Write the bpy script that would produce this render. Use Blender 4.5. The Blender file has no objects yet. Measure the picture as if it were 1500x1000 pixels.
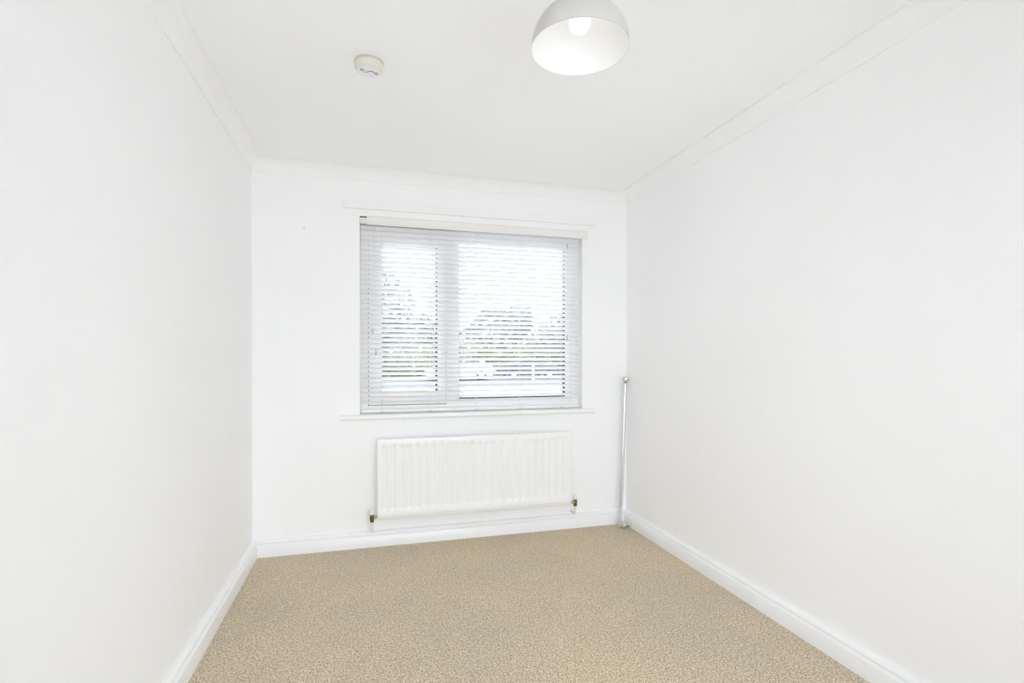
import bpy, bmesh, math, random
from mathutils import Vector, Matrix

# ------------------------------------------------------------------ camera, sky, exposure
scene = bpy.context.scene
COL = scene.collection
PITCH = math.radians(0.3)
F_PX, HORIZON = 756.0, 523.7
YAW = math.atan(210.0 / 756.0)
cam_data = bpy.data.cameras.new('camera')
cam = bpy.data.objects.new('camera', cam_data)
COL.objects.link(cam)
cam.location = (0, 0, 1.2)
cam.rotation_euler = (math.pi / 2 - PITCH, 0, -YAW)
cam_data.sensor_width = 36.0
cam_data.lens = 36.0 * F_PX / 1500.0
cam_data.shift_y = (HORIZON + F_PX * math.tan(PITCH) - 500.0) / 1500.0
cam_data.clip_start = 0.02
cam_data.clip_end = 500
scene.camera = cam

SKY_STRENGTH = 6.4
BULB_STRENGTH = 2.3
world = bpy.data.worlds.new('overcast_sky')
scene.world = world
world.use_nodes = True
wn = world.node_tree
wn.nodes['Background'].inputs['Color'].default_value = (0.82, 0.873, 1.0, 1)
wn.nodes['Background'].inputs['Strength'].default_value = SKY_STRENGTH

scene.view_settings.view_transform = 'Standard'
scene.view_settings.look = 'None'
scene.view_settings.gamma = 1.0
scene.view_settings.use_curve_mapping = False
scene.view_settings.exposure = 0.28
scene.cycles.max_bounces = 20
scene.cycles.diffuse_bounces = 14
scene.cycles.glossy_bounces = 6
scene.cycles.transparent_max_bounces = 24
scene.cycles.transmission_bounces = 8
scene.cycles.sample_clamp_indirect = 60.0
scene.cycles.use_denoising = True

# room (metres): camera stands above the origin, +Y towards the window wall
XL, XR, YB, YF, H = -0.676, 1.814, 3.410, -0.72, 2.39
WX0, WX1, WZ0, WZ1 = -0.053, 1.466, 0.838, 2.097         # window opening
REVEAL = 0.085
GX0, GX1, GZ0, GZ1 = -0.45, 1.59, 0.05, 2.15            # glazed doors added behind the camera, unseen, for fill daylight

por = bpy.data.lights.new('window_portal', 'AREA')
por.shape = 'RECTANGLE'; por.size = WX1 - WX0; por.size_y = WZ1 - WZ0
por.cycles.is_portal = True
po = bpy.data.objects.new('window_portal', por); COL.objects.link(po)
po.location = ((WX0 + WX1) / 2, YB + 0.16, (WZ0 + WZ1) / 2)
po.rotation_euler = (-math.pi / 2, 0, 0)

por2 = por.copy(); por2.size = GX1 - GX0; por2.size_y = GZ1 - GZ0
po2 = bpy.data.objects.new('fill_door_portal', por2); COL.objects.link(po2)
po2.location = ((GX0 + GX1) / 2, YF - 0.10, (GZ0 + GZ1) / 2); po2.rotation_euler = (math.pi / 2, 0, 0)

random.seed(7)

# ------------------------------------------------------------------ materials
def srgb(r, g, b):
    f = lambda c: c / 12.92 if c <= 0.04045 else ((c + 0.055) / 1.055) ** 2.4
    return (f(r / 255), f(g / 255), f(b / 255), 1)

def mat(name, col, rough=0.5, metal=0.0, noise=0.02, nscale=6.0, bump=0.0, bscale=200.0, spec=0.5, coat=0.0):
    m = bpy.data.materials.new(name); m.use_nodes = True
    nt = m.node_tree; b = nt.nodes['Principled BSDF']
    b.inputs['Roughness'].default_value = rough
    b.inputs['Metallic'].default_value = metal
    b.inputs['Specular IOR Level'].default_value = spec
    b.inputs['Coat Weight'].default_value = coat
    tc = nt.nodes.new('ShaderNodeTexCoord')
    n = nt.nodes.new('ShaderNodeTexNoise'); n.inputs['Scale'].default_value = nscale; n.inputs['Detail'].default_value = 4
    nt.links.new(tc.outputs['Object'], n.inputs['Vector'])
    r = nt.nodes.new('ShaderNodeValToRGB')
    r.color_ramp.elements[0].position = 0.3; r.color_ramp.elements[1].position = 0.7
    lo = tuple(c * (1 - noise) for c in col[:3]) + (1,)
    hi = tuple(min(1, c * (1 + noise)) for c in col[:3]) + (1,)
    r.color_ramp.elements[0].color = lo; r.color_ramp.elements[1].color = hi
    nt.links.new(n.outputs['Fac'], r.inputs['Fac'])
    nt.links.new(r.outputs['Color'], b.inputs['Base Color'])
    if bump:
        n2 = nt.nodes.new('ShaderNodeTexNoise'); n2.inputs['Scale'].default_value = bscale; n2.inputs['Detail'].default_value = 3
        nt.links.new(tc.outputs['Object'], n2.inputs['Vector'])
        bp = nt.nodes.new('ShaderNodeBump'); bp.inputs['Strength'].default_value = bump; bp.inputs['Distance'].default_value = 0.001
        nt.links.new(n2.outputs['Fac'], bp.inputs['Height'])
        nt.links.new(bp.outputs['Normal'], b.inputs['Normal'])
    return m

def emit_mat(name, col, strength):
    m = bpy.data.materials.new(name); m.use_nodes = True
    nt = m.node_tree; nt.nodes.remove(nt.nodes['Principled BSDF'])
    e = nt.nodes.new('ShaderNodeEmission'); e.inputs['Color'].default_value = col; e.inputs['Strength'].default_value = strength
    nt.links.new(e.outputs[0], nt.nodes['Material Output'].inputs['Surface'])
    return m

def glass_mat(name, tint):
    m = bpy.data.materials.new(name); m.use_nodes = True
    nt = m.node_tree; nt.nodes.remove(nt.nodes['Principled BSDF'])
    t = nt.nodes.new('ShaderNodeBsdfTransparent'); t.inputs['Color'].default_value = tint
    g = nt.nodes.new('ShaderNodeBsdfGlossy'); g.inputs['Roughness'].default_value = 0.02
    f = nt.nodes.new('ShaderNodeFresnel'); f.inputs['IOR'].default_value = 1.45
    mx = nt.nodes.new('ShaderNodeMixShader')
    nt.links.new(f.outputs[0], mx.inputs[0]); nt.links.new(t.outputs[0], mx.inputs[1]); nt.links.new(g.outputs[0], mx.inputs[2])
    nt.links.new(mx.outputs[0], nt.nodes['Material Output'].inputs['Surface'])
    return m

def carpet_mat():
    m = bpy.data.materials.new('beige_loop_carpet'); m.use_nodes = True
    nt = m.node_tree; b = nt.nodes['Principled BSDF']
    b.inputs['Roughness'].default_value = 0.95; b.inputs['Specular IOR Level'].default_value = 0.1
    tc = nt.nodes.new('ShaderNodeTexCoord'); L = nt.links.new
    v = nt.nodes.new('ShaderNodeTexVoronoi'); v.inputs['Scale'].default_value = 190.0; L(tc.outputs['Object'], v.inputs['Vector'])
    n = nt.nodes.new('ShaderNodeTexNoise'); n.inputs['Scale'].default_value = 150.0; n.inputs['Detail'].default_value = 5.0
    n.inputs['Roughness'].default_value = 0.75; L(tc.outputs['Object'], n.inputs['Vector'])
    r = nt.nodes.new('ShaderNodeValToRGB')                       # loop-to-loop colour
    e = r.color_ramp.elements
    e[0].position = 0.36; e[0].color = srgb(134, 116, 88)
    e[1].position = 0.63; e[1].color = srgb(254, 245, 227)
    k = e.new(0.47); k.color = srgb(216, 199, 167)
    L(n.outputs['Fac'], r.inputs['Fac'])
    # single yarn loops, each with a tone of its own
    sep = nt.nodes.new('ShaderNodeSeparateColor'); L(v.outputs['Color'], sep.inputs['Color'])
    rv = nt.nodes.new('ShaderNodeMapRange'); rv.inputs['To Min'].default_value = 0.80; rv.inputs['To Max'].default_value = 1.14
    L(sep.outputs['Red'], rv.inputs['Value'])
    mul = nt.nodes.new('ShaderNodeMix'); mul.data_type = 'RGBA'; mul.blend_type = 'MULTIPLY'; mul.inputs['Factor'].default_value = 1.0
    L(r.outputs['Color'], mul.inputs['A']); L(rv.outputs['Result'], mul.inputs['B'])
    # traffic wear: large greyer patches
    n3 = nt.nodes.new('ShaderNodeTexNoise'); n3.inputs['Scale'].default_value = 1.7; n3.inputs['Detail'].default_value = 5
    L(tc.outputs['Object'], n3.inputs['Vector'])
    r3 = nt.nodes.new('ShaderNodeValToRGB')
    r3.color_ramp.elements[0].position = 0.36; r3.color_ramp.elements[0].color = (0.91, 0.905, 0.925, 1)
    r3.color_ramp.elements[1].position = 0.66; r3.color_ramp.elements[1].color = (1.0, 0.975, 0.93, 1)
    L(n3.outputs['Fac'], r3.inputs['Fac'])
    m2 = nt.nodes.new('ShaderNodeMix'); m2.data_type = 'RGBA'; m2.blend_type = 'MULTIPLY'; m2.inputs['Factor'].default_value = 1.0
    L(mul.outputs['Result'], m2.inputs['A']); L(r3.outputs['Color'], m2.inputs['B'])
    L(m2.outputs['Result'], b.inputs['Base Color'])
    inv = nt.nodes.new('ShaderNodeMath'); inv.operation = 'SUBTRACT'; inv.inputs[0].default_value = 1.0; L(v.outputs['Distance'], inv.inputs[1])
    add = nt.nodes.new('ShaderNodeMath'); add.operation = 'ADD'; L(inv.outputs[0], add.inputs[0]); L(n.outputs['Fac'], add.inputs[1])
    bp = nt.nodes.new('ShaderNodeBump'); bp.inputs['Strength'].default_value = 0.8; bp.inputs['Distance'].default_value = 0.004
    L(add.outputs[0], bp.inputs['Height']); L(bp.outputs['Normal'], b.inputs['Normal'])
    return m

M = {}
M['wall'] = mat('white_wall_paint', (0.94, 0.94, 0.94, 1), 0.85, noise=0.008, nscale=2.0, bump=0.12, bscale=260, spec=0.2)
M['ceiling'] = mat('white_ceiling_paint', (0.94, 0.943, 0.948, 1), 0.9, noise=0.006, nscale=2.0, bump=0.1, bscale=220, spec=0.2)
M['coving'] = mat('white_coving_paint', (0.93, 0.927, 0.92, 1), 0.8, noise=0.01, spec=0.2)
M['gloss'] = mat('white_gloss_paint', (0.91, 0.91, 0.91, 1), 0.28, noise=0.008, spec=0.5)
M['carpet'] = carpet_mat()
M['upvc'] = mat('white_upvc', (0.93, 0.935, 0.94, 1), 0.3, noise=0.005)
M['slat'] = mat('white_blind_slat', (0.945, 0.945, 0.945, 1), 0.4, noise=0.01, nscale=3)
M['valance'] = mat('cream_blind_valance', (0.86, 0.85, 0.82, 1), 0.45, noise=0.01)
def translucent(m, fac):
    nt = m.node_tree; b = nt.nodes['Principled BSDF']
    t = nt.nodes.new('ShaderNodeBsdfTranslucent'); mx = nt.nodes.new('ShaderNodeMixShader'); mx.inputs[0].default_value = fac
    src = b.inputs['Base Color'].links[0].from_socket
    nt.links.new(src, t.inputs['Color']); nt.links.new(b.outputs[0], mx.inputs[1]); nt.links.new(t.outputs[0], mx.inputs[2])
    nt.links.new(mx.outputs[0], nt.nodes['Material Output'].inputs['Surface'])
translucent(M['slat'], 0.07)
M['cord'] = mat('white_cord', (0.8, 0.8, 0.79, 1), 0.8, noise=0.03, nscale=300)
M['tassel'] = mat('grey_plastic_tassel', (0.55, 0.54, 0.5, 1), 0.4, noise=0.03, nscale=100)
M['gasket'] = mat('black_rubber_gasket', (0.02, 0.025, 0.032, 1), 0.6, noise=0.1, nscale=50)
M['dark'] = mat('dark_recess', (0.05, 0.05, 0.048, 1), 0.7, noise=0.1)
M['glass'] = glass_mat('clear_double_glazing', (0.86, 0.875, 0.87, 1))
M['clear'] = glass_mat('added_door_glass', (0.96, 0.97, 0.96, 1))
M['rad'] = mat('white_radiator_enamel', (0.905, 0.905, 0.895, 1), 0.35, noise=0.006, spec=0.5)
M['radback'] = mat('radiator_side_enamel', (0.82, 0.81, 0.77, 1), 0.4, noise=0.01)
M['brass'] = mat('tarnished_brass', (0.22, 0.165, 0.07, 1), 0.38, metal=0.9, noise=0.35, nscale=120)
M['brasslight'] = mat('bright_brass_nut', (0.62, 0.58, 0.46, 1), 0.25, metal=0.9, noise=0.15, nscale=120)
M['cap'] = mat('white_plastic_cap', (0.8, 0.8, 0.77, 1), 0.4, noise=0.02)
M['pipe'] = mat('painted_pipe', (0.8, 0.8, 0.77, 1), 0.4, noise=0.03, nscale=30)
M['chrome'] = mat('brushed_chrome', (0.78, 0.80, 0.83, 1), 0.34, metal=1.0, noise=0.03, nscale=40)
M['chromedark'] = mat('dull_chrome', (0.5, 0.49, 0.46, 1), 0.25, metal=1.0, noise=0.08, nscale=40)
M['crystal'] = mat('satin_silver_finial', (0.66, 0.66, 0.64, 1), 0.3, metal=0.7, noise=0.05, nscale=60)
M['shade'] = mat('satin_grey_lampshade', (0.62, 0.60, 0.565, 1), 0.38, noise=0.01, spec=0.4)
M['shadein'] = mat('white_lampshade_lining', (0.9, 0.89, 0.875, 1), 0.5, noise=0.005)
M['bulb'] = emit_mat('lit_bulb', (0.9, 0.95, 1.0, 1), BULB_STRENGTH)
M['alarm'] = mat('white_alarm_plastic', (0.74, 0.70, 0.62, 1), 0.45, noise=0.01)
M['alarmbase'] = mat('cream_alarm_plastic', (0.62, 0.57, 0.48, 1), 0.5, noise=0.015)
M['alarmface'] = mat('pale_alarm_face', (0.84, 0.84, 0.86, 1), 0.4, noise=0.01)
M['alarmgrey'] = mat('grey_alarm_marking', (0.40, 0.40, 0.42, 1), 0.5, noise=0.05)
M['asphalt'] = mat('grey_asphalt', (0.09, 0.1, 0.11, 1), 0.85, noise=0.12, nscale=3)
M['paving'] = mat('pale_paving', (0.5, 0.5, 0.49, 1), 0.85, noise=0.08, nscale=2)
M['bounce_paving'] = mat('white_bounce_paving', (0.68, 0.67, 0.65, 1), 0.85, noise=0.06, nscale=2)  # pale tone chosen to throw daylight up through the added doors
M['grass'] = mat('lawn_green', (0.12, 0.2, 0.06, 1), 0.9, noise=0.25, nscale=4)
M['soil'] = mat('outside_ground', (0.3, 0.3, 0.27, 1), 0.9, noise=0.15, nscale=1.5)
M['leaf_a'] = mat('hedge_green_leaf', (0.15, 0.19, 0.085, 1), 0.7, noise=0.45, nscale=2.0)
M['leaf_b'] = mat('yellow_green_leaf', (0.24, 0.24, 0.12, 1), 0.7, noise=0.35, nscale=1.0)
M['leaf_c'] = mat('grey_green_leaf', (0.25, 0.27, 0.25, 1), 0.7, noise=0.12, nscale=0.8)
M['bark'] = mat('brown_bark', (0.13, 0.1, 0.08, 1), 0.9, noise=0.3, nscale=8)
M['carwhite'] = mat('white_car_paint', (0.5, 0.51, 0.52, 1), 0.25, noise=0.005, coat=0.5)
M['cargrey'] = mat('blue_grey_car_paint', (0.04, 0.055, 0.07, 1), 0.25, noise=0.02, coat=0.5)
M['carglass'] = mat('dark_car_glass', (0.03, 0.035, 0.04, 1), 0.08, noise=0.05)
M['tyre'] = mat('black_tyre', (0.03, 0.03, 0.03, 1), 0.8, noise=0.1)
M['brick'] = mat('outer_render', (0.6, 0.55, 0.5, 1), 0.9, noise=0.08)
M['hole'] = mat('grey_wall_plug', (0.25, 0.25, 0.27, 1), 0.6, noise=0.05)

# ------------------------------------------------------------------ helpers
BASE = {}

def tag(o, label=None, cat=None, group=None, kind=None):
    if label: o['label'] = label
    if cat: o['category'] = cat
    if group: o['group'] = group
    if kind: o['kind'] = kind
    return o

def empty(name, loc, label, cat, group=None):
    o = bpy.data.objects.new(name, None); COL.objects.link(o)
    o.location = loc; o.empty_display_size = 0.05
    BASE[o] = Vector(loc)
    return tag(o, label, cat, group)

def link(name, bm, m, parent=None, smooth=None, loc=None):
    """bmesh in world coordinates -> one mesh object; origin at the parent's base (or loc)."""
    me = bpy.data.meshes.new(name)
    base = BASE[parent] if parent is not None else Vector(loc or (0, 0, 0))
    bmesh.ops.recalc_face_normals(bm, faces=bm.faces)
    bmesh.ops.translate(bm, verts=bm.verts, vec=-base)
    bm.to_mesh(me); bm.free()
    mats = m if isinstance(m, (list, tuple)) else [m]
    for x in mats: me.materials.append(x)
    o = bpy.data.objects.new(name, me); COL.objects.link(o)
    if parent is not None: o.parent = parent
    else: o.location = base
    BASE[o] = base
    if smooth:
        me.polygons.foreach_set('use_smooth', [True] * len(me.polygons))
        me.set_sharp_from_angle(angle=math.radians(smooth))
    return o

def box(bm, x0, x1, y0, y1, z0, z1, bev=0.0, seg=2):
    b2 = bmesh.new()
    bmesh.ops.create_cube(b2, size=1.0)
    for v in b2.verts:
        v.co = Vector(((x0 + x1) / 2 + v.co.x * (x1 - x0), (y0 + y1) / 2 + v.co.y * (y1 - y0), (z0 + z1) / 2 + v.co.z * (z1 - z0)))
    if bev:
        bmesh.ops.bevel(b2, geom=list(b2.edges), offset=bev, segments=seg, affect='EDGES', profile=0.5)
    merge(bm, b2)
    return bm

def merge(bm, b2):
    me = bpy.data.meshes.new('tmp'); b2.to_mesh(me); b2.free(); bm.from_mesh(me); bpy.data.meshes.remove(me)

def B(*a, **k): return box(bmesh.new(), *a, **k)

def lathe(bm, prof, origin, axis=(0, 0, 1), n=32, closed=False):
    """prof: list of (radius, height along axis)."""
    ax = Vector(axis).normalized()
    t = Vector((1, 0, 0)) if abs(ax.x) < 0.9 else Vector((0, 1, 0))
    e1 = ax.cross(t).normalized(); e2 = ax.cross(e1)
    o = Vector(origin); rings = []
    for r, hh in prof:
        if r < 1e-6: rings.append([bm.verts.new(o + ax * hh)])
        else: rings.append([bm.verts.new(o + ax * hh + (e1 * math.cos(2 * math.pi * i / n) + e2 * math.sin(2 * math.pi * i / n)) * r) for i in range(n)])
    pairs = list(zip(rings, rings[1:]))
    if closed: pairs.append((rings[-1], rings[0]))
    for a, b in pairs:
        for i in range(n):
            j = (i + 1) % n
            if len(a) == 1 and len(b) == 1: continue
            if len(a) == 1: bm.faces.new((a[0], b[i], b[j]))
            elif len(b) == 1: bm.faces.new((a[i], a[j], b[0]))
            else: bm.faces.new((a[i], a[j], b[j], b[i]))
    return bm

def tube(bm, p0, p1, r, n=12, r2=None):
    p0, p1 = Vector(p0), Vector(p1); d = p1 - p0; Lh = d.length
    return lathe(bm, [(0, 0), (r, 0), (r2 if r2 else r, Lh), (0, Lh)], p0, d, n)

def prism(bm, prof, a, b, axis='x'):
    """prof: closed list of (u, z); axis x: u is y; axis y: u is x. a/b are run ends, or functions of (u, z) for mitres."""
    fa = a if callable(a) else (lambda u, z: a); fb = b if callable(b) else (lambda u, z: b)
    mk = (lambda s, u, z: (s, u, z)) if axis == 'x' else (lambda s, u, z: (u, s, z))
    r0 = [bm.verts.new(mk(fa(u, z), u, z)) for u, z in prof]
    r1 = [bm.verts.new(mk(fb(u, z), u, z)) for u, z in prof]
    n = len(prof)
    for i in range(n):
        j = (i + 1) % n
        bm.faces.new((r0[i], r0[j], r1[j], r1[i]))
    bm.faces.new(r0); bm.faces.new(list(reversed(r1)))
    return bm

def struct(name, bm, m, parent=None, **k):
    o = link(name, bm, m, parent, **k)
    if parent is None: o['kind'] = 'structure'
    return o

# ------------------------------------------------------------------ room shell
T = 0.12
fl = struct('floor', B(XL - T, XR + T, YF - T, YB + 0.02, -0.1, 0.0), M['carpet'])
tag(fl, 'beige flecked loop pile carpet worn greyer in the middle')
tag(struct('ceiling', B(XL - T, XR + T, YF - T, YB + 0.3, H, H + 0.1), M['ceiling']), 'plain white painted ceiling')
wl = tag(struct('wall_left', B(XL - T, XL, YF - T, YB + 0.3, 0, H), M['wall']), 'plain white wall with no fittings')
wr = tag(struct('wall_right', B(XR, XR + T, YF - T, YB + 0.3, 0, H), M['wall']), 'plain white wall beside the leaning pole')
bm = bmesh.new()
WT = 0.28
box(bm, XL, WX0, YB, YB + WT, 0, H); box(bm, WX1, XR, YB, YB + WT, 0, H)
box(bm, WX0, WX1, YB, YB + WT, 0, WZ0 - 0.03); box(bm, WX0, WX1, YB, YB + WT, WZ1, H)
wb = tag(struct('wall_back', bm, M['wall']), 'white window wall above the radiator')
link('screw_hole', lathe(bmesh.new(), [(0, 0), (0.0035, 0), (0.0028, 0.0012), (0, 0.0006)], (-0.383, YB, 2.0), (0, -1, 0), 12), M['hole'], wb)
link('screw_hole', lathe(bmesh.new(), [(0, 0), (0.002, 0), (0.0016, 0.0008), (0, 0.0004)], (XL, 2.158, 0.572), (1, 0, 0), 10), M['tassel'], wl)
# wall behind the camera, with glazed doors added to brighten the room
bm = bmesh.new()
box(bm, XL, GX0, YF - T, YF, 0, H); box(bm, GX1, XR, YF - T, YF, 0, H)
box(bm, GX0, GX1, YF - T, YF, 0, GZ0); box(bm, GX0, GX1, YF - T, YF, GZ1, H)
tag(struct('wall_front', bm, M['wall']), 'white wall around the added glazed doors')
w2 = empty('fill_door_1', ((GX0 + GX1) / 2, YF - 0.06, GZ0), 'white framed glazed doors added out of view for fill daylight', None)
w2['kind'] = 'structure'
NP = 3
bm = bmesh.new()
for k in range(NP + 1):
    xm = GX0 + 0.03 + (GX1 - GX0 - 0.06) * k / NP
    box(bm, xm - 0.03, xm + 0.03, YF - 0.09, YF - 0.03, GZ0, GZ1, 0.003)
box(bm, GX0, GX1, YF - 0.09, YF - 0.03, GZ0, GZ0 + 0.06, 0.003); box(bm, GX0, GX1, YF - 0.09, YF - 0.03, GZ1 - 0.06, GZ1, 0.003)
link('added_door_frame', bm, M['upvc'], w2)
for k in range(NP):
    xa = GX0 + 0.03 + (GX1 - GX0 - 0.06) * k / NP
    link('pane', B(xa + 0.03, xa + (GX1 - GX0 - 0.06) / NP - 0.03, YF - 0.062, YF - 0.058, GZ0 + 0.06, GZ1 - 0.06), M['clear'], w2)

# skirting: rounded top, groove, flat face
SK = 0.032
def skirt_profile(wall, sgn):
    pts = [(0, 0), (SK, 0), (SK, 0.066), (SK - 0.002, 0.070), (SK - 0.006, 0.073), (SK - 0.013, 0.0765), (SK - 0.013, 0.0785),
           (SK - 0.0085, 0.082), (SK - 0.0095, 0.087), (SK - 0.014, 0.093), (SK - 0.021, 0.097), (SK - 0.026, 0.098), (0, 0.098)]
    return [(wall + sgn * d, z) for d, z in pts]
mit_l = lambda u, z: XL + (YB - u)
mit_r = lambda u, z: XR - (YB - u)
tag(struct('baseboard_back', prism(bmesh.new(), skirt_profile(YB, -1), mit_l, mit_r, 'x'), M['gloss'], smooth=35), 'white moulded skirting below the radiator')
tag(struct('baseboard_left', prism(bmesh.new(), skirt_profile(XL, 1), YF, lambda u, z: YB - (u - XL), 'y'), M['gloss'], smooth=35), 'white moulded skirting along the bare wall')
tag(struct('baseboard_right', prism(bmesh.new(), skirt_profile(XR, -1), YF, lambda u, z: YB - (XR - u), 'y'), M['gloss'], smooth=35), 'white moulded skirting beside the pole')

# coving: concave quarter profile between wall and ceiling
CV, CD = 0.070, 0.072
def cove_profile(wall, sgn):
    pts = [(0, H), (0, H - CD), (0.004, H - CD)]
    for i in range(0, 9):
        a = math.radians(90 * i / 8)
        pts.append((CV - 0.003 - (CV - 0.010) * math.cos(a), H - 0.003 - (CD - 0.010) * (1 - math.sin(a)) ))
    pts += [(CV, H - 0.004), (CV, H)]
    return [(wall + sgn * d, z) for d, z in pts]
tag(struct('trim_1', prism(bmesh.new(), cove_profile(YB, -1), mit_l, mit_r, 'x'), M['coving'], smooth=25), 'white coving over the window wall')
tag(struct('trim_2', prism(bmesh.new(), cove_profile(XL, 1), YF, lambda u, z: YB - (u - XL), 'y'), M['coving'], smooth=25), 'white coving over the bare wall')
tag(struct('trim_3', prism(bmesh.new(), cove_profile(XR, -1), 1.3255, lambda u, z: YB - (XR - u), 'y'), M['coving'], smooth=25), 'white coving over the wall beside the pole')
tag(struct('trim_4', prism(bmesh.new(), cove_profile(XR, -1), YF, 1.3251, 'y'), M['coving'], smooth=25), 'jointed length of white coving')

# ------------------------------------------------------------------ window
FY0, FY1 = YB + REVEAL, YB + REVEAL + 0.07
w = empty('window_1', ((WX0 + WX1) / 2, YB + 0.1, WZ0), 'white plastic framed window with a casement and a fixed pane', None)
w['kind'] = 'structure'
PL = (0.081, 0.448, 0.970, 1.948)      # casement glass
PR = (0.597, 1.374, 0.918, 1.992)      # fixed glass
def ring(bm, ox, oz, ix, iz, y0, y1, bev=0.003):
    box(bm, ox[0], ix[0], y0, y1, oz[0], oz[1], bev); box(bm, ix[1], ox[1], y0, y1, oz[0], oz[1], bev)
    box(bm, ix[0], ix[1], y0, y1, oz[0], iz[0], bev); box(bm, ix[0], ix[1], y0, y1, iz[1], oz[1], bev)
    return bm
of = ring(bmesh.new(), (WX0, WX1), (WZ0, WZ1), (-0.004, 1.412), (0.886, 2.045), FY0, FY1)
box(of, 0.508, 0.566, FY0, FY1, 0.886, 2.045, 0.003)
link('outer_frame', of, M['upvc'], w)
link('glazing_bead', ring(bmesh.new(), (0.566, 1.412), (0.886, 2.045), (PR[0], PR[1]), (PR[2], PR[3]), FY0 + 0.012, FY1 - 0.02, 0.004), M['upvc'], w)
sash = link('casement_sash', ring(bmesh.new(), (0.0, 0.504), (0.890, 2.041), (PL[0], PL[1]), (PL[2], PL[3]), FY0 - 0.014, FY1 - 0.012, 0.005), M['upvc'], w)
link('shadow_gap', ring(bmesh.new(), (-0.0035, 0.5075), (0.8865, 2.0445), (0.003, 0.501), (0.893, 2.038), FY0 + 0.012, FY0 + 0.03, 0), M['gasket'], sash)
GY = FY0 + 0.030
for (x0, x1, z0, z1), par in ((PL, sash), (PR, w)):
    link('gasket', ring(bmesh.new(), (x0 - 0.002, x1 + 0.002), (z0 - 0.002, z1 + 0.002), (x0 + 0.004, x1 - 0.010), (z0 + 0.008, z1 - 0.006), GY - 0.010, GY + 0.014, 0), M['gasket'], par)
    link('pane', B(x0 - 0.001, x1 + 0.001, GY, GY + 0.004, z0 - 0.001, z1 + 0.001), M['glass'], par)
# window board with a rounded nose
ny = YB - 0.036
prof = [(YB + REVEAL + 0.01, WZ0), (ny + 0.012, WZ0)] + [(ny + 0.0165 * (1 - math.sin(a)), WZ0 - 0.0165 + 0.0165 * math.cos(a)) for a in [math.radians(15 + 15 * i) for i in range(11)]] + [(ny + 0.012, WZ0 - 0.033), (YB + REVEAL + 0.01, WZ0 - 0.033)]
bm = bmesh.new()
prism(bm, [p for p in prof if p[0] <= YB + 0.2], WX0 + 0.0005, WX1 - 0.0005, 'x')
nose = [(YB - 0.0005, WZ0)] + prof[1:-1] + [(YB - 0.0005, WZ0 - 0.033)]
prism(bm, nose, -0.169, WX0 + 0.0005, 'x'); prism(bm, nose, WX1 - 0.0005, 1.553, 'x')
link('window_sill', bm, M['gloss'], w, smooth=35)
link('outer_sill', B(WX0, WX1, FY1, YB + WT + 0.04, WZ0 - 0.02, WZ0 + 0.02, 0.004), M['upvc'], w)

# ------------------------------------------------------------------ batten above the window
bt = link('curtain_batten', B(-0.154, 1.561, YB - 0.022, YB, 2.140, 2.190, 0.003), M['coving'], loc=(0.7, YB, 2.14))
tag(bt, 'long white painted batten fixed to the wall above the blind', 'batten')

# ------------------------------------------------------------------ venetian blind
BX0, BX1 = -0.047, 1.453
BY = YB + 0.036
blind = empty('venetian_blind', (0.7, BY, 2.09), 'white venetian blind with half tilted slats in the window recess', 'blind')
hr = bmesh.new()
box(hr, WX0 + 0.002, WX1 - 0.002, YB + 0.008, YB + 0.052, 2.054, 2.0885, 0.002)
link('headrail', hr, M['slat'], blind)
link('headrail_end', B(WX0 + 0.001, -0.010, YB + 0.003, YB + 0.056, 2.052, 2.090, 0.0015), M['radback'], blind)
link('gap_shade_strip', B(WX0 + 0.001, -0.009, YB + 0.002, YB + 0.03, 2.0905, 2.0950), M['dark'], blind)  # dark strip drawn for the shade in the gap above the rail
# loose valance slipped to one side of the rail
VX0, VX1, VZ0, VZ1 = -0.010, 1.506, 2.044, 2.099
va = [(YB - 0.004, VZ0), (YB - 0.010, VZ0), (YB - 0.0135, VZ0 + 0.006), (YB - 0.0115, VZ0 + 0.013), (YB - 0.0115, VZ1 - 0.013), (YB - 0.0135, VZ1 - 0.006), (YB - 0.010, VZ1), (YB - 0.004, VZ1)]
link('valance', prism(bmesh.new(), va, VX0, VX1, 'x'), M['valance'], blind, smooth=30)
# slats, 35 mm, room edge raised
PITCHZ, NS, TH, SWID = 0.0312, 37, math.radians(37.5), 0.035
def slat_mesh():
    bm = bmesh.new(); prof = []
    K = 6
    for i in range(K + 1):
        s = -SWID / 2 + SWID * i / K
        crown = 0.0038 * (1 - (2 * s / SWID) ** 2)
        prof.append((s, crown))
    prof2 = prof + [(s, c - 0.0006) for s, c in reversed(prof)]
    # s runs outwards (+y); room edge (s<0) is high
    pts = [(s * math.cos(TH) + c * math.sin(TH), -s * math.sin(TH) + c * math.cos(TH)) for s, c in prof2]
    prism(bm, pts, BX0 - 0.7, BX1 - 0.7, 'x')
    bmesh.ops.recalc_face_normals(bm, faces=bm.faces)
    me = bpy.data.meshes.new('slat'); bm.to_mesh(me); bm.free()
    me.materials.append(M['slat'])
    me.polygons.foreach_set('use_smooth', [True] * len(me.polygons)); me.set_sharp_from_angle(angle=math.radians(40))
    return me
sm = slat_mesh()
ZT = 2.033
for i in range(NS):
    o = bpy.data.objects.new('slat', sm); COL.objects.link(o); o.parent = blind
    o.location = (0, 0, ZT - PITCHZ * i - 2.09)
ZB = ZT - PITCHZ * NS
br = link('bottom_rail', B(BX0, BX1, BY - 0.017, BY + 0.017, 0.8465, 0.8680, 0.004), M['valance'], blind)
LX = [0.082, 0.392, 0.702, 1.012, 1.322]
hw = SWID / 2 * math.cos(TH)
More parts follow.
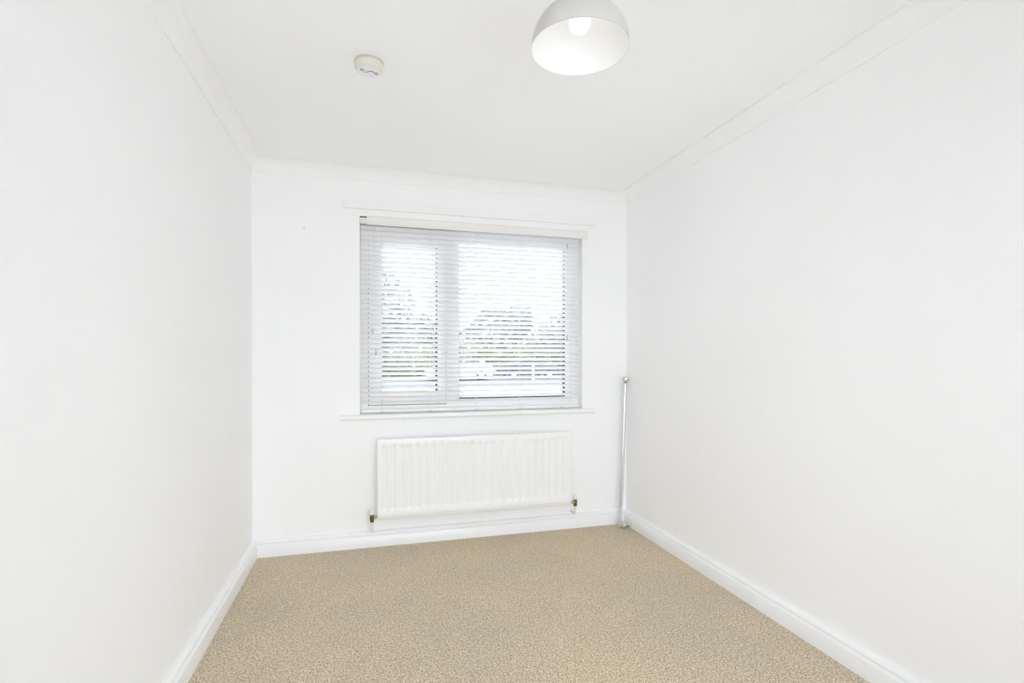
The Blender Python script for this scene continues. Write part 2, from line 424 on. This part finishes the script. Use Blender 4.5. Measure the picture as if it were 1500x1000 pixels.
for x in LX:
    bm = bmesh.new()
    tube(bm, (x, BY - hw - 0.001, 0.866), (x, BY - hw - 0.001, 2.056), 0.0008, 6)
    tube(bm, (x, BY + hw + 0.001, 0.866), (x, BY + hw + 0.001, 2.056), 0.0008, 6)
    link('ladder_cord', bm, M['cord'], blind)
    link('cord_button', B(x - 0.012, x + 0.012, BY - 0.019, BY - 0.016, 0.8475, 0.8525, 0.001), M['tassel'], br)
def hang(x, ztas, L):
    y = BY - hw - 0.008
    c = link('pull_cord', tube(bmesh.new(), (x, y, ztas + L), (x, y, 2.055), 0.0009, 6), M['cord'], blind)
    link('tassel', lathe(bmesh.new(), [(0, 0), (0.0045, 0.0), (0.005, 0.004), (0.0036, L * 0.7), (0.002, L), (0, L)], (x, y, ztas), (0, 0, 1), 12), M['tassel'], c, smooth=40)
hang(0.026, 1.355, 0.036); hang(0.046, 1.216, 0.036); hang(1.357, 1.318, 0.042)
hk = BY - hw - 0.008
link('wand_hook', lathe(bmesh.new(), [(0, 0), (0.0035, 0), (0.0035, 0.03), (0.002, 0.034), (0, 0.034)], (1.357, hk, 1.972), (0, 0, 1), 10), M['tassel'], blind, smooth=40)

# ------------------------------------------------------------------ radiator
RX0, RX1, RZ0, RZ1, RY = 0.050, 1.345, 0.190, 0.690, YB - 0.100
rad = empty('panel_radiator', ((RX0 + RX1) / 2, RY + 0.03, RZ0), 'white fluted panel radiator on the wall under the window sill', 'radiator')
def rad_front():
    bm = bmesh.new()
    NF = 25; x_in0, x_in1 = RX0 + 0.022, RX1 - 0.022
    pw = (x_in1 - x_in0) / NF
    xs = [RX0, RX0 + 0.0015, RX0 + 0.005]; xd = [0, 0, 0]
    prof = [(0.0, 0.0), (0.16, 0.0), (0.34, 1.0), (0.66, 1.0), (0.84, 0.0)]
    for k in range(NF):
        for t, d in prof:
            xs.append(x_in0 + (k + t) * pw); xd.append(d)
    xs += [x_in1, RX1 - 0.005, RX1 - 0.0015, RX1]; xd += [0, 0, 0, 0]
    zc0, zc1 = RZ0 + 0.058, RZ1 - 0.040
    zs = [RZ0 + 0.014, RZ0 + 0.0155, RZ0 + 0.019, RZ0 + 0.040, zc0, zc0 + 0.010, zc0 + 0.02, (zc0 + zc1) / 2, zc1 - 0.02, zc1 - 0.010, zc1, RZ1 - 0.005, RZ1 - 0.0015, RZ1]
    zd = [0, 0, 0, 0, 0, 1, 1, 1, 1, 1, 0, 0, 0, 0]
    grid = []
    nx, nz = len(xs), len(zs)
    for i in range(nx):
        col = []
        for j in range(nz):
            e = min(i, nx - 1 - i, 2); f = min(j, nz - 1 - j, 2)
            edge = {0: 0.005, 1: 0.0015, 2: 0.0}
            y = RY + max(edge[e], edge[f]) + 0.0095 * xd[i] * zd[j]
            col.append(bm.verts.new((xs[i], y, zs[j])))
        grid.append(col)
    for i in range(nx - 1):
        for j in range(nz - 1):
            bm.faces.new((grid[i][j], grid[i + 1][j], grid[i + 1][j + 1], grid[i][j + 1]))
    yb = RY + 0.018
    per = [grid[i][0] for i in range(nx)] + [grid[nx - 1][j] for j in range(1, nz)] + [grid[i][nz - 1] for i in range(nx - 2, -1, -1)] + [grid[0][j] for j in range(nz - 2, 0, -1)]
    bk = [bm.verts.new((v.co.x, yb, v.co.z)) for v in per]
    n = len(per)
    for i in range(n):
        bm.faces.new((per[i], per[(i + 1) % n], bk[(i + 1) % n], bk[i]))
    bm.faces.new(bk)
    return bm
link('front_panel', rad_front(), M['rad'], rad, smooth=50)
link('bottom_seam', B(RX0 + 0.004, RX1 - 0.004, RY + 0.005, RY + 0.014, RZ0, RZ0 + 0.0145, 0.003), M['radback'], rad)
link('convector_fins', B(RX0 + 0.03, RX1 - 0.03, RY + 0.0175, RY + 0.040, RZ0 + 0.05, RZ1 - 0.05), M['radback'], rad)
for x in (0.25, 1.145):
    link('hanging_bracket', B(x - 0.02, x + 0.02, RY + 0.038, YB - 0.0005, RZ0 + 0.08, RZ1 - 0.09, 0.002), M['radback'], rad)
def valve(x, sgn, zc, captop, pipebot):
    y = RY + 0.012
    bm = bmesh.new()
    lathe(bm, [(0, -0.020), (0.0125, -0.020), (0.0135, -0.014), (0.0135, 0.012), (0.0105, 0.016), (0.0105, 0.020), (0, 0.020)], (x, y, zc), (0, 0, 1), 12)
    tube(bm, (x, y, zc), (x + sgn * 0.016, y, zc), 0.0095, 8)
    v = link('valve', bm, M['brass'], rad, smooth=30)
    link('union_nut', lathe(bmesh.new(), [(0, 0.010), (0.0135, 0.010), (0.0135, 0.022), (0.010, 0.0235), (0.0085, 0.038), (0, 0.038)], (x, y, zc), (sgn, 0, 0), 6), M['brasslight'], v)
    link('gland_nut', lathe(bmesh.new(), [(0, -0.030), (0.011, -0.030), (0.0125, -0.027), (0.0125, -0.019), (0, -0.019)], (x, y, zc), (0, 0, 1), 6), M['brass'], v)
    link('valve_cap', lathe(bmesh.new(), [(0, 0.018), (0.012, 0.018), (0.0125, 0.022), (0.011, captop - zc - 0.003), (0.009, captop - zc), (0, captop - zc)], (x, y, zc), (0, 0, 1), 16), M['cap'], v, smooth=40)
    pb = bmesh.new()
    tube(pb, (x, y, pipebot + 0.012), (x, y, zc - 0.028), 0.0078, 12)
    pts = [Vector((x, y + 0.024 * (1 - math.cos(a)), pipebot + 0.014 - 0.016 * math.sin(a))) for a in [math.radians(15 * i) for i in range(7)]]
    for a, b in zip(pts, pts[1:]): tube(pb, a, b + (b - a) * 0.15, 0.0078, 12)
    tube(pb, pts[-1], (x, YB, pipebot - 0.002), 0.0078, 12)
    link('pipe', pb, M['pipe'], v, smooth=50)
valve(0.019, 1, 0.207, 0.252, 0.115)
valve(1.377, -1, 0.203, 0.250, 0.118)

# ------------------------------------------------------------------ pendant lamp
PX, PY, PZ, PR_ = 0.562, 1.325, 2.051, 0.1345
lamp = empty('pendant_lamp', (PX, PY, H), 'grey dome pendant lamp with a lit bulb hanging from the ceiling', 'lamp')
link('ceiling_rose', lathe(bmesh.new(), [(0, 0), (0.045, 0), (0.045, 0.008), (0.03, 0.022), (0.008, 0.026), (0, 0.026)], (PX, PY, H), (0, 0, -1), 32), M['cap'], lamp, smooth=40)
DHT = 0.128
link('cord', tube(bmesh.new(), (PX, PY, PZ + DHT + 0.03), (PX, PY, H - 0.024), 0.0035, 10), M['cord'], lamp, smooth=60)
link('lamp_holder', lathe(bmesh.new(), [(0, 0.06), (0.008, 0.06), (0.019, 0.04), (0.02, 0.0), (0.018, -0.045), (0, -0.045)], (PX, PY, PZ + DHT - 0.005), (0, 0, 1), 24), M['cap'], lamp, smooth=40)
outer = []; inner = []
for i in range(0, 15):
    a = math.radians(90 * i / 15.0)
    rr = PR_ * math.cos(a) ** 1.0; hh = DHT * math.sin(a)
    if rr < 0.02: break
    outer.append((rr, hh)); inner.append((max(0.018, rr - 0.0022), max(0.0, hh - 0.0022)))
shade = link('shade', lathe(bmesh.new(), outer + [(0.02, DHT), (0.0175, DHT), (0.0175, DHT - 0.0015)], (PX, PY, PZ), (0, 0, 1), 64), M['shade'], lamp, smooth=60)
link('shade_lining', lathe(bmesh.new(), [(PR_, -0.0005), (PR_ - 0.0022, -0.0005)] + inner[1:] + [(0.0175, DHT - 0.0025)], (PX, PY, PZ), (0, 0, 1), 64), M['shadein'], shade, smooth=60)
bprof = [(0, 0.0)] + [(0.030 * math.sin(a), 0.030 - 0.030 * math.cos(a)) for a in [math.radians(15 * i) for i in range(1, 8)]] + [(0.024, 0.045), (0.017, 0.062), (0.0145, 0.070), (0, 0.070)]
link('bulb', lathe(bmesh.new(), bprof, (PX, PY, PZ + 0.042), (0, 0, 1), 32), M['bulb'], lamp, smooth=60)

# ------------------------------------------------------------------ smoke alarm
AX, AY = 0.004, 2.166
al = empty('smoke_alarm', (AX, AY, H), 'round white smoke alarm fixed to the ceiling', 'smoke alarm')
link('base', lathe(bmesh.new(), [(0, 0), (0.057, 0), (0.057, 0.0015), (0.0545, 0.0025), (0.056, 0.004), (0.0555, 0.012), (0, 0.012)], (AX, AY, H), (0, 0, -1), 48), M['alarmbase'], al, smooth=40)
body = link('cover', lathe(bmesh.new(), [(0, 0.011), (0.0562, 0.011), (0.0555, 0.022), (0.0525, 0.030), (0.0465, 0.0345), (0.0415, 0.0345), (0.040, 0.0335), (0, 0.0335)], (AX, AY, H), (0, 0, -1), 48), M['alarm'], al, smooth=35)
FZ = H - 0.0335
link('face_plate', lathe(bmesh.new(), [(0, 0), (0.0455, 0), (0.0450, 0.0014), (0.040, 0.0018), (0, 0.0016)], (AX, AY, FZ), (0, 0, -1), 48), M['alarmface'], body, smooth=40)
def flat(pts, z0, z1):
    bm = bmesh.new(); prism_z(bm, pts, z0, z1); return bm
def prism_z(bm, pts, z0, z1):
    a = [bm.verts.new((AX + x, AY - y, z0)) for x, y in pts]; b = [bm.verts.new((AX + x, AY - y, z1)) for x, y in pts]
    n = len(pts)
    for i in range(n): bm.faces.new((a[i], a[(i + 1) % n], b[(i + 1) % n], b[i]))
    bm.faces.new(a); bm.faces.new(b)
link('indicator', flat([(-0.036, -0.004), (-0.014, 0.0), (-0.030, 0.016), (-0.036, 0.010)], FZ - 0.0012, FZ - 0.0027), M['alarmgrey'], body)
link('vent_slit', flat([(-0.018, -0.013), (-0.017, -0.011), (0.010, 0.006), (0.020, -0.004), (0.0185, -0.006), (0.0095, 0.003)], FZ - 0.0012, FZ - 0.0028), M['dark'], body)
link('test_button', lathe(bmesh.new(), [(0, 0.0030), (0.004, 0.0030), (0.0045, 0.0018), (0.006, 0.0032), (0.0078, 0.003), (0.0082, 0.001), (0, 0.001)], (AX + 0.027, AY + 0.010, FZ), (0, 0, -1), 20), M['alarmgrey'], body, smooth=40)

# ------------------------------------------------------------------ curtain pole in the corner and its loose finial
P0 = Vector((1.714, 3.312, 0.0)); P1 = Vector((1.775, 3.352, 1.020))
pole = empty('curtain_pole', P0, 'slim chrome telescopic curtain pole leaning in the corner', 'curtain pole')
d = (P1 - P0).normalized()
link('inner_tube', lathe(bmesh.new(), [(0, 0.003), (0.0115, 0.003), (0.0115, 0.30), (0, 0.30)], P0, d, 24), M['chrome'], pole, smooth=40)
link('outer_tube', lathe(bmesh.new(), [(0.0115, 0.145), (0.0135, 0.145), (0.0140, 0.147), (0.0140, 1.000), (0.0115, 1.000)], P0, d, 24), M['chrome'], pole, smooth=40)
def finial(par, o, ax):
    link('collar', lathe(bmesh.new(), [(0.0125, -0.002), (0.0165, 0.0), (0.0172, 0.006), (0.0172, 0.014), (0.0150, 0.018), (0.0105, 0.019), (0.0100, 0.022)], o, ax, 24), M['chrome'], par, smooth=35)
    link('neck', lathe(bmesh.new(), [(0.0100, 0.019), (0.0095, 0.024), (0.0125, 0.027), (0.0115, 0.031), (0, 0.031)], o, ax, 24), M['chromedark'], par, smooth=35)
    link('finial_ball', lathe(bmesh.new(), [(0, 0.029), (0.013, 0.030), (0.0205, 0.037), (0.0240, 0.048), (0.0235, 0.056), (0.0180, 0.068), (0, 0.069)], o, ax, 8), M['crystal'], par)
finial(pole, P0 + d * 0.997, d)
c0 = Vector((1.7735, 3.300, 0.0185))
fin = empty('loose_finial', (1.75, 3.29, 0.0), 'loose chrome finial lying on the carpet by the pole foot', 'finial')
finial(fin, c0, Vector((-1.0, -0.30, 0.10)))

# ------------------------------------------------------------------ outdoors, seen between the slats
GZ = -0.25
struct('ground', B(-60, 90, -60, 120, GZ - 0.2, GZ - 0.02), M['soil'])
struct('paving', B(-40, 60, YB + WT, 24, GZ - 0.1, GZ), M['paving'])
struct('bounce_paving', B(-20, 20, -30, YF - T, GZ - 0.1, GZ), M['bounce_paving'])  # unseen slab outside the added doors, kept pale to bounce light indoors
struct('road', B(-60, 80, 24, 38, GZ - 0.1, GZ - 0.005), M['asphalt'])
struct('verge', B(-60, 80, 38, 60, GZ - 0.1, GZ + 0.05), M['grass'])

def foliage(bm, fn, n, size):
    for _ in range(n):
        c, nrm = fn()
        nrm = (nrm + Vector((random.gauss(0, .7), random.gauss(0, .7), random.gauss(0, .7)))).normalized()
        t = nrm.cross(Vector((random.random() - .5, random.random() - .5, random.random() - .5))).normalized()
        u = nrm.cross(t); s = size * random.uniform(0.6, 1.4)
        vs = [bm.verts.new(c + t * s), bm.verts.new(c + u * s * .55), bm.verts.new(c - t * s), bm.verts.new(c - u * s * .55)]
        bm.faces.new(vs)
    return bm
def link_raw(name, bm, m, parent):
    me = bpy.data.meshes.new(name); bmesh.ops.translate(bm, verts=bm.verts, vec=-BASE[parent]); bm.to_mesh(me); bm.free()
    me.materials.append(m); o = bpy.data.objects.new(name, me); COL.objects.link(o); o.parent = parent; BASE[o] = BASE[parent]
    return o
def hedge(x0, x1, y, hh, m, label):
    h_ = empty('hedge', ((x0 + x1) / 2, y, GZ), label, 'hedge', 'hedges across the road')
    def fn():
        x = random.uniform(x0, x1); top = GZ + hh * (0.9 + 0.1 * math.sin(x * 1.7) + 0.05 * math.sin(x * 4.1))
        if random.random() < 0.3: return Vector((x, y + random.uniform(-0.6, 0.8), top + random.gauss(0, .08))), Vector((0, -0.2, 1))
        return Vector((x, y - 0.6 + random.gauss(0, .12), random.uniform(GZ + 0.05, top))), Vector((0, -1, 0.2))
    link_raw('foliage', foliage(bmesh.new(), fn, int(330 * (x1 - x0)), 0.13), m, h_)
    bm = bmesh.new(); box(bm, x0 + .1, x1 - .1, y - 0.45, y + 0.7, GZ + 0.05, GZ + hh * 0.8); link('branches', bm, M['bark'], h_)
hedge(-12.0, 3.2, 40.0, 2.1, M['leaf_a'], 'clipped green hedge across the road behind the white car')
hedge(3.4, 13.0, 40.4, 2.3, M['leaf_b'], 'yellow green hedge across the road behind the dark car')
hedge(13.2, 30.0, 40.2, 2.2, M['leaf_a'], 'long green hedge across the road beyond the white post')

def tree(x, y, hh, rx, m, label, dens=1.0):
    t = empty('tree', (x, y, GZ), label, 'tree', 'trees beyond the hedges')
    bl = [(Vector((x + random.uniform(-.5, .5) * rx, y + random.uniform(-.5, .5) * rx, GZ + hh * random.uniform(0.35, 0.8))), rx * random.uniform(0.4, 0.7)) for _ in range(9)]
    bl.append((Vector((x, y, GZ + hh - rx * 0.45)), rx * 0.45))
    def fn():
        c, r = random.choice(bl); d_ = Vector((random.gauss(0, 1), random.gauss(0, 1), random.gauss(0, 1))).normalized()
        return c + d_ * r * random.uniform(0.75, 1.05), d_
    link_raw('crown', foliage(bmesh.new(), fn, int(2600 * dens), 0.30), m, t)
    bm = bmesh.new(); tube(bm, (x, y, GZ), (x, y, GZ + hh * 0.6), 0.28, 10, 0.12)
    for c, r in bl[:5]: tube(bm, (x, y, GZ + hh * 0.35), c, 0.1, 6, 0.04)
    link('trunk', bm, M['bark'], t)
tree(-6.5, 47, 8.0, 3.6, M['leaf_c'], 'broad pale tree behind the clipped green hedge')
tree(1.4, 46, 9.0, 2.8, M['leaf_c'], 'tall thin tree behind the casement glass', 0.7)
tree(5.6, 57, 6.3, 3.4, M['leaf_c'], 'low rounded tree behind the white car')
tree(10.4, 47, 5.9, 3.0, M['leaf_c'], 'rounded grey green tree behind the yellow green hedge')
tree(15.6, 57, 7.4, 3.4, M['leaf_c'], 'tall rounded tree behind the white post')
tree(17.6, 49, 5.2, 2.9, M['leaf_c'], 'small pale tree behind the long green hedge')
tree(27.0, 55, 7.2, 3.8, M['leaf_c'], 'wide tree at the far end of the long hedge')

def car(x, y, m, label):
    c = empty('parked_car', (x, y, GZ), label, 'car', 'cars parked on the road')
    prof = [(-2.1, 0.28), (-2.12, 0.55), (-1.95, 0.82), (-1.2, 0.95), (-0.62, 1.38), (-0.4, 1.45), (0.9, 1.46), (1.35, 1.36), (1.95, 0.98), (2.08, 0.85), (2.1, 0.4), (2.0, 0.28)]
    bm = bmesh.new()
    def yo(z): return 0.86 if z < 1.0 else 0.86 - 0.32 * (z - 1.0) / 0.46
    a = [bm.verts.new((x + px, y - yo(pz), GZ + pz)) for px, pz in prof]; b = [bm.verts.new((x + px, y + yo(pz), GZ + pz)) for px, pz in prof]
    n = len(prof)
    for i in range(n): bm.faces.new((a[i], a[(i + 1) % n], b[(i + 1) % n], b[i]))
    bm.faces.new(a); bm.faces.new(b)
    body_ = link('body', bm, m, c)
    for xs in ([(-1.02, 0.99), (-0.5, 1.36), (0.15, 1.38), (0.15, 0.98)], [(0.24, 0.98), (0.24, 1.38), (0.98, 1.37), (1.5, 1.02)]):
        g = bmesh.new()
        f0 = [g.verts.new((x + px, y - yo(pz) - 0.012, GZ + pz)) for px, pz in xs]; f1 = [g.verts.new((x + px, y - yo(pz) + 0.01, GZ + pz)) for px, pz in xs]
        for i in range(4): g.faces.new((f0[i], f0[(i + 1) % 4], f1[(i + 1) % 4], f1[i]))
        g.faces.new(f0); g.faces.new(f1)
        link('side_window', g, M['carglass'], body_)
    for wx in (-1.3, 1.3):
        for wy in (-0.8, 0.8):
            wh = link('wheel', tube(bmesh.new(), (x + wx, y + wy - 0.1, GZ + 0.31), (x + wx, y + wy + 0.1, GZ + 0.31), 0.31, 20), M['tyre'], c, smooth=40)
            link('hubcap', tube(bmesh.new(), (x + wx, y + wy - 0.12, GZ + 0.31), (x + wx, y + wy - 0.09, GZ + 0.31), 0.19, 16), M['chrome'], wh)
car(5.6, 33.0, M['carwhite'], 'white car parked across from the window')
car(10.9, 35.0, M['cargrey'], 'dark blue grey car parked beside the white car')
ps = empty('white_post', (10.0, 31.0, GZ), 'slim white marker post by the road', 'post')
link('post', lathe(bmesh.new(), [(0, 0), (0.09, 0), (0.08, 0.9), (0.05, 1.0), (0, 1.02)], (10.0, 31.0, GZ), (0, 0, 1), 12), M['cap'], ps, smooth=40)
link('reflector', lathe(bmesh.new(), [(0.085, 0.7), (0.09, 0.71), (0.09, 0.79), (0.085, 0.8)], (10.0, 31.0, GZ), (0, 0, 1), 12), M['dark'], ps, smooth=40)
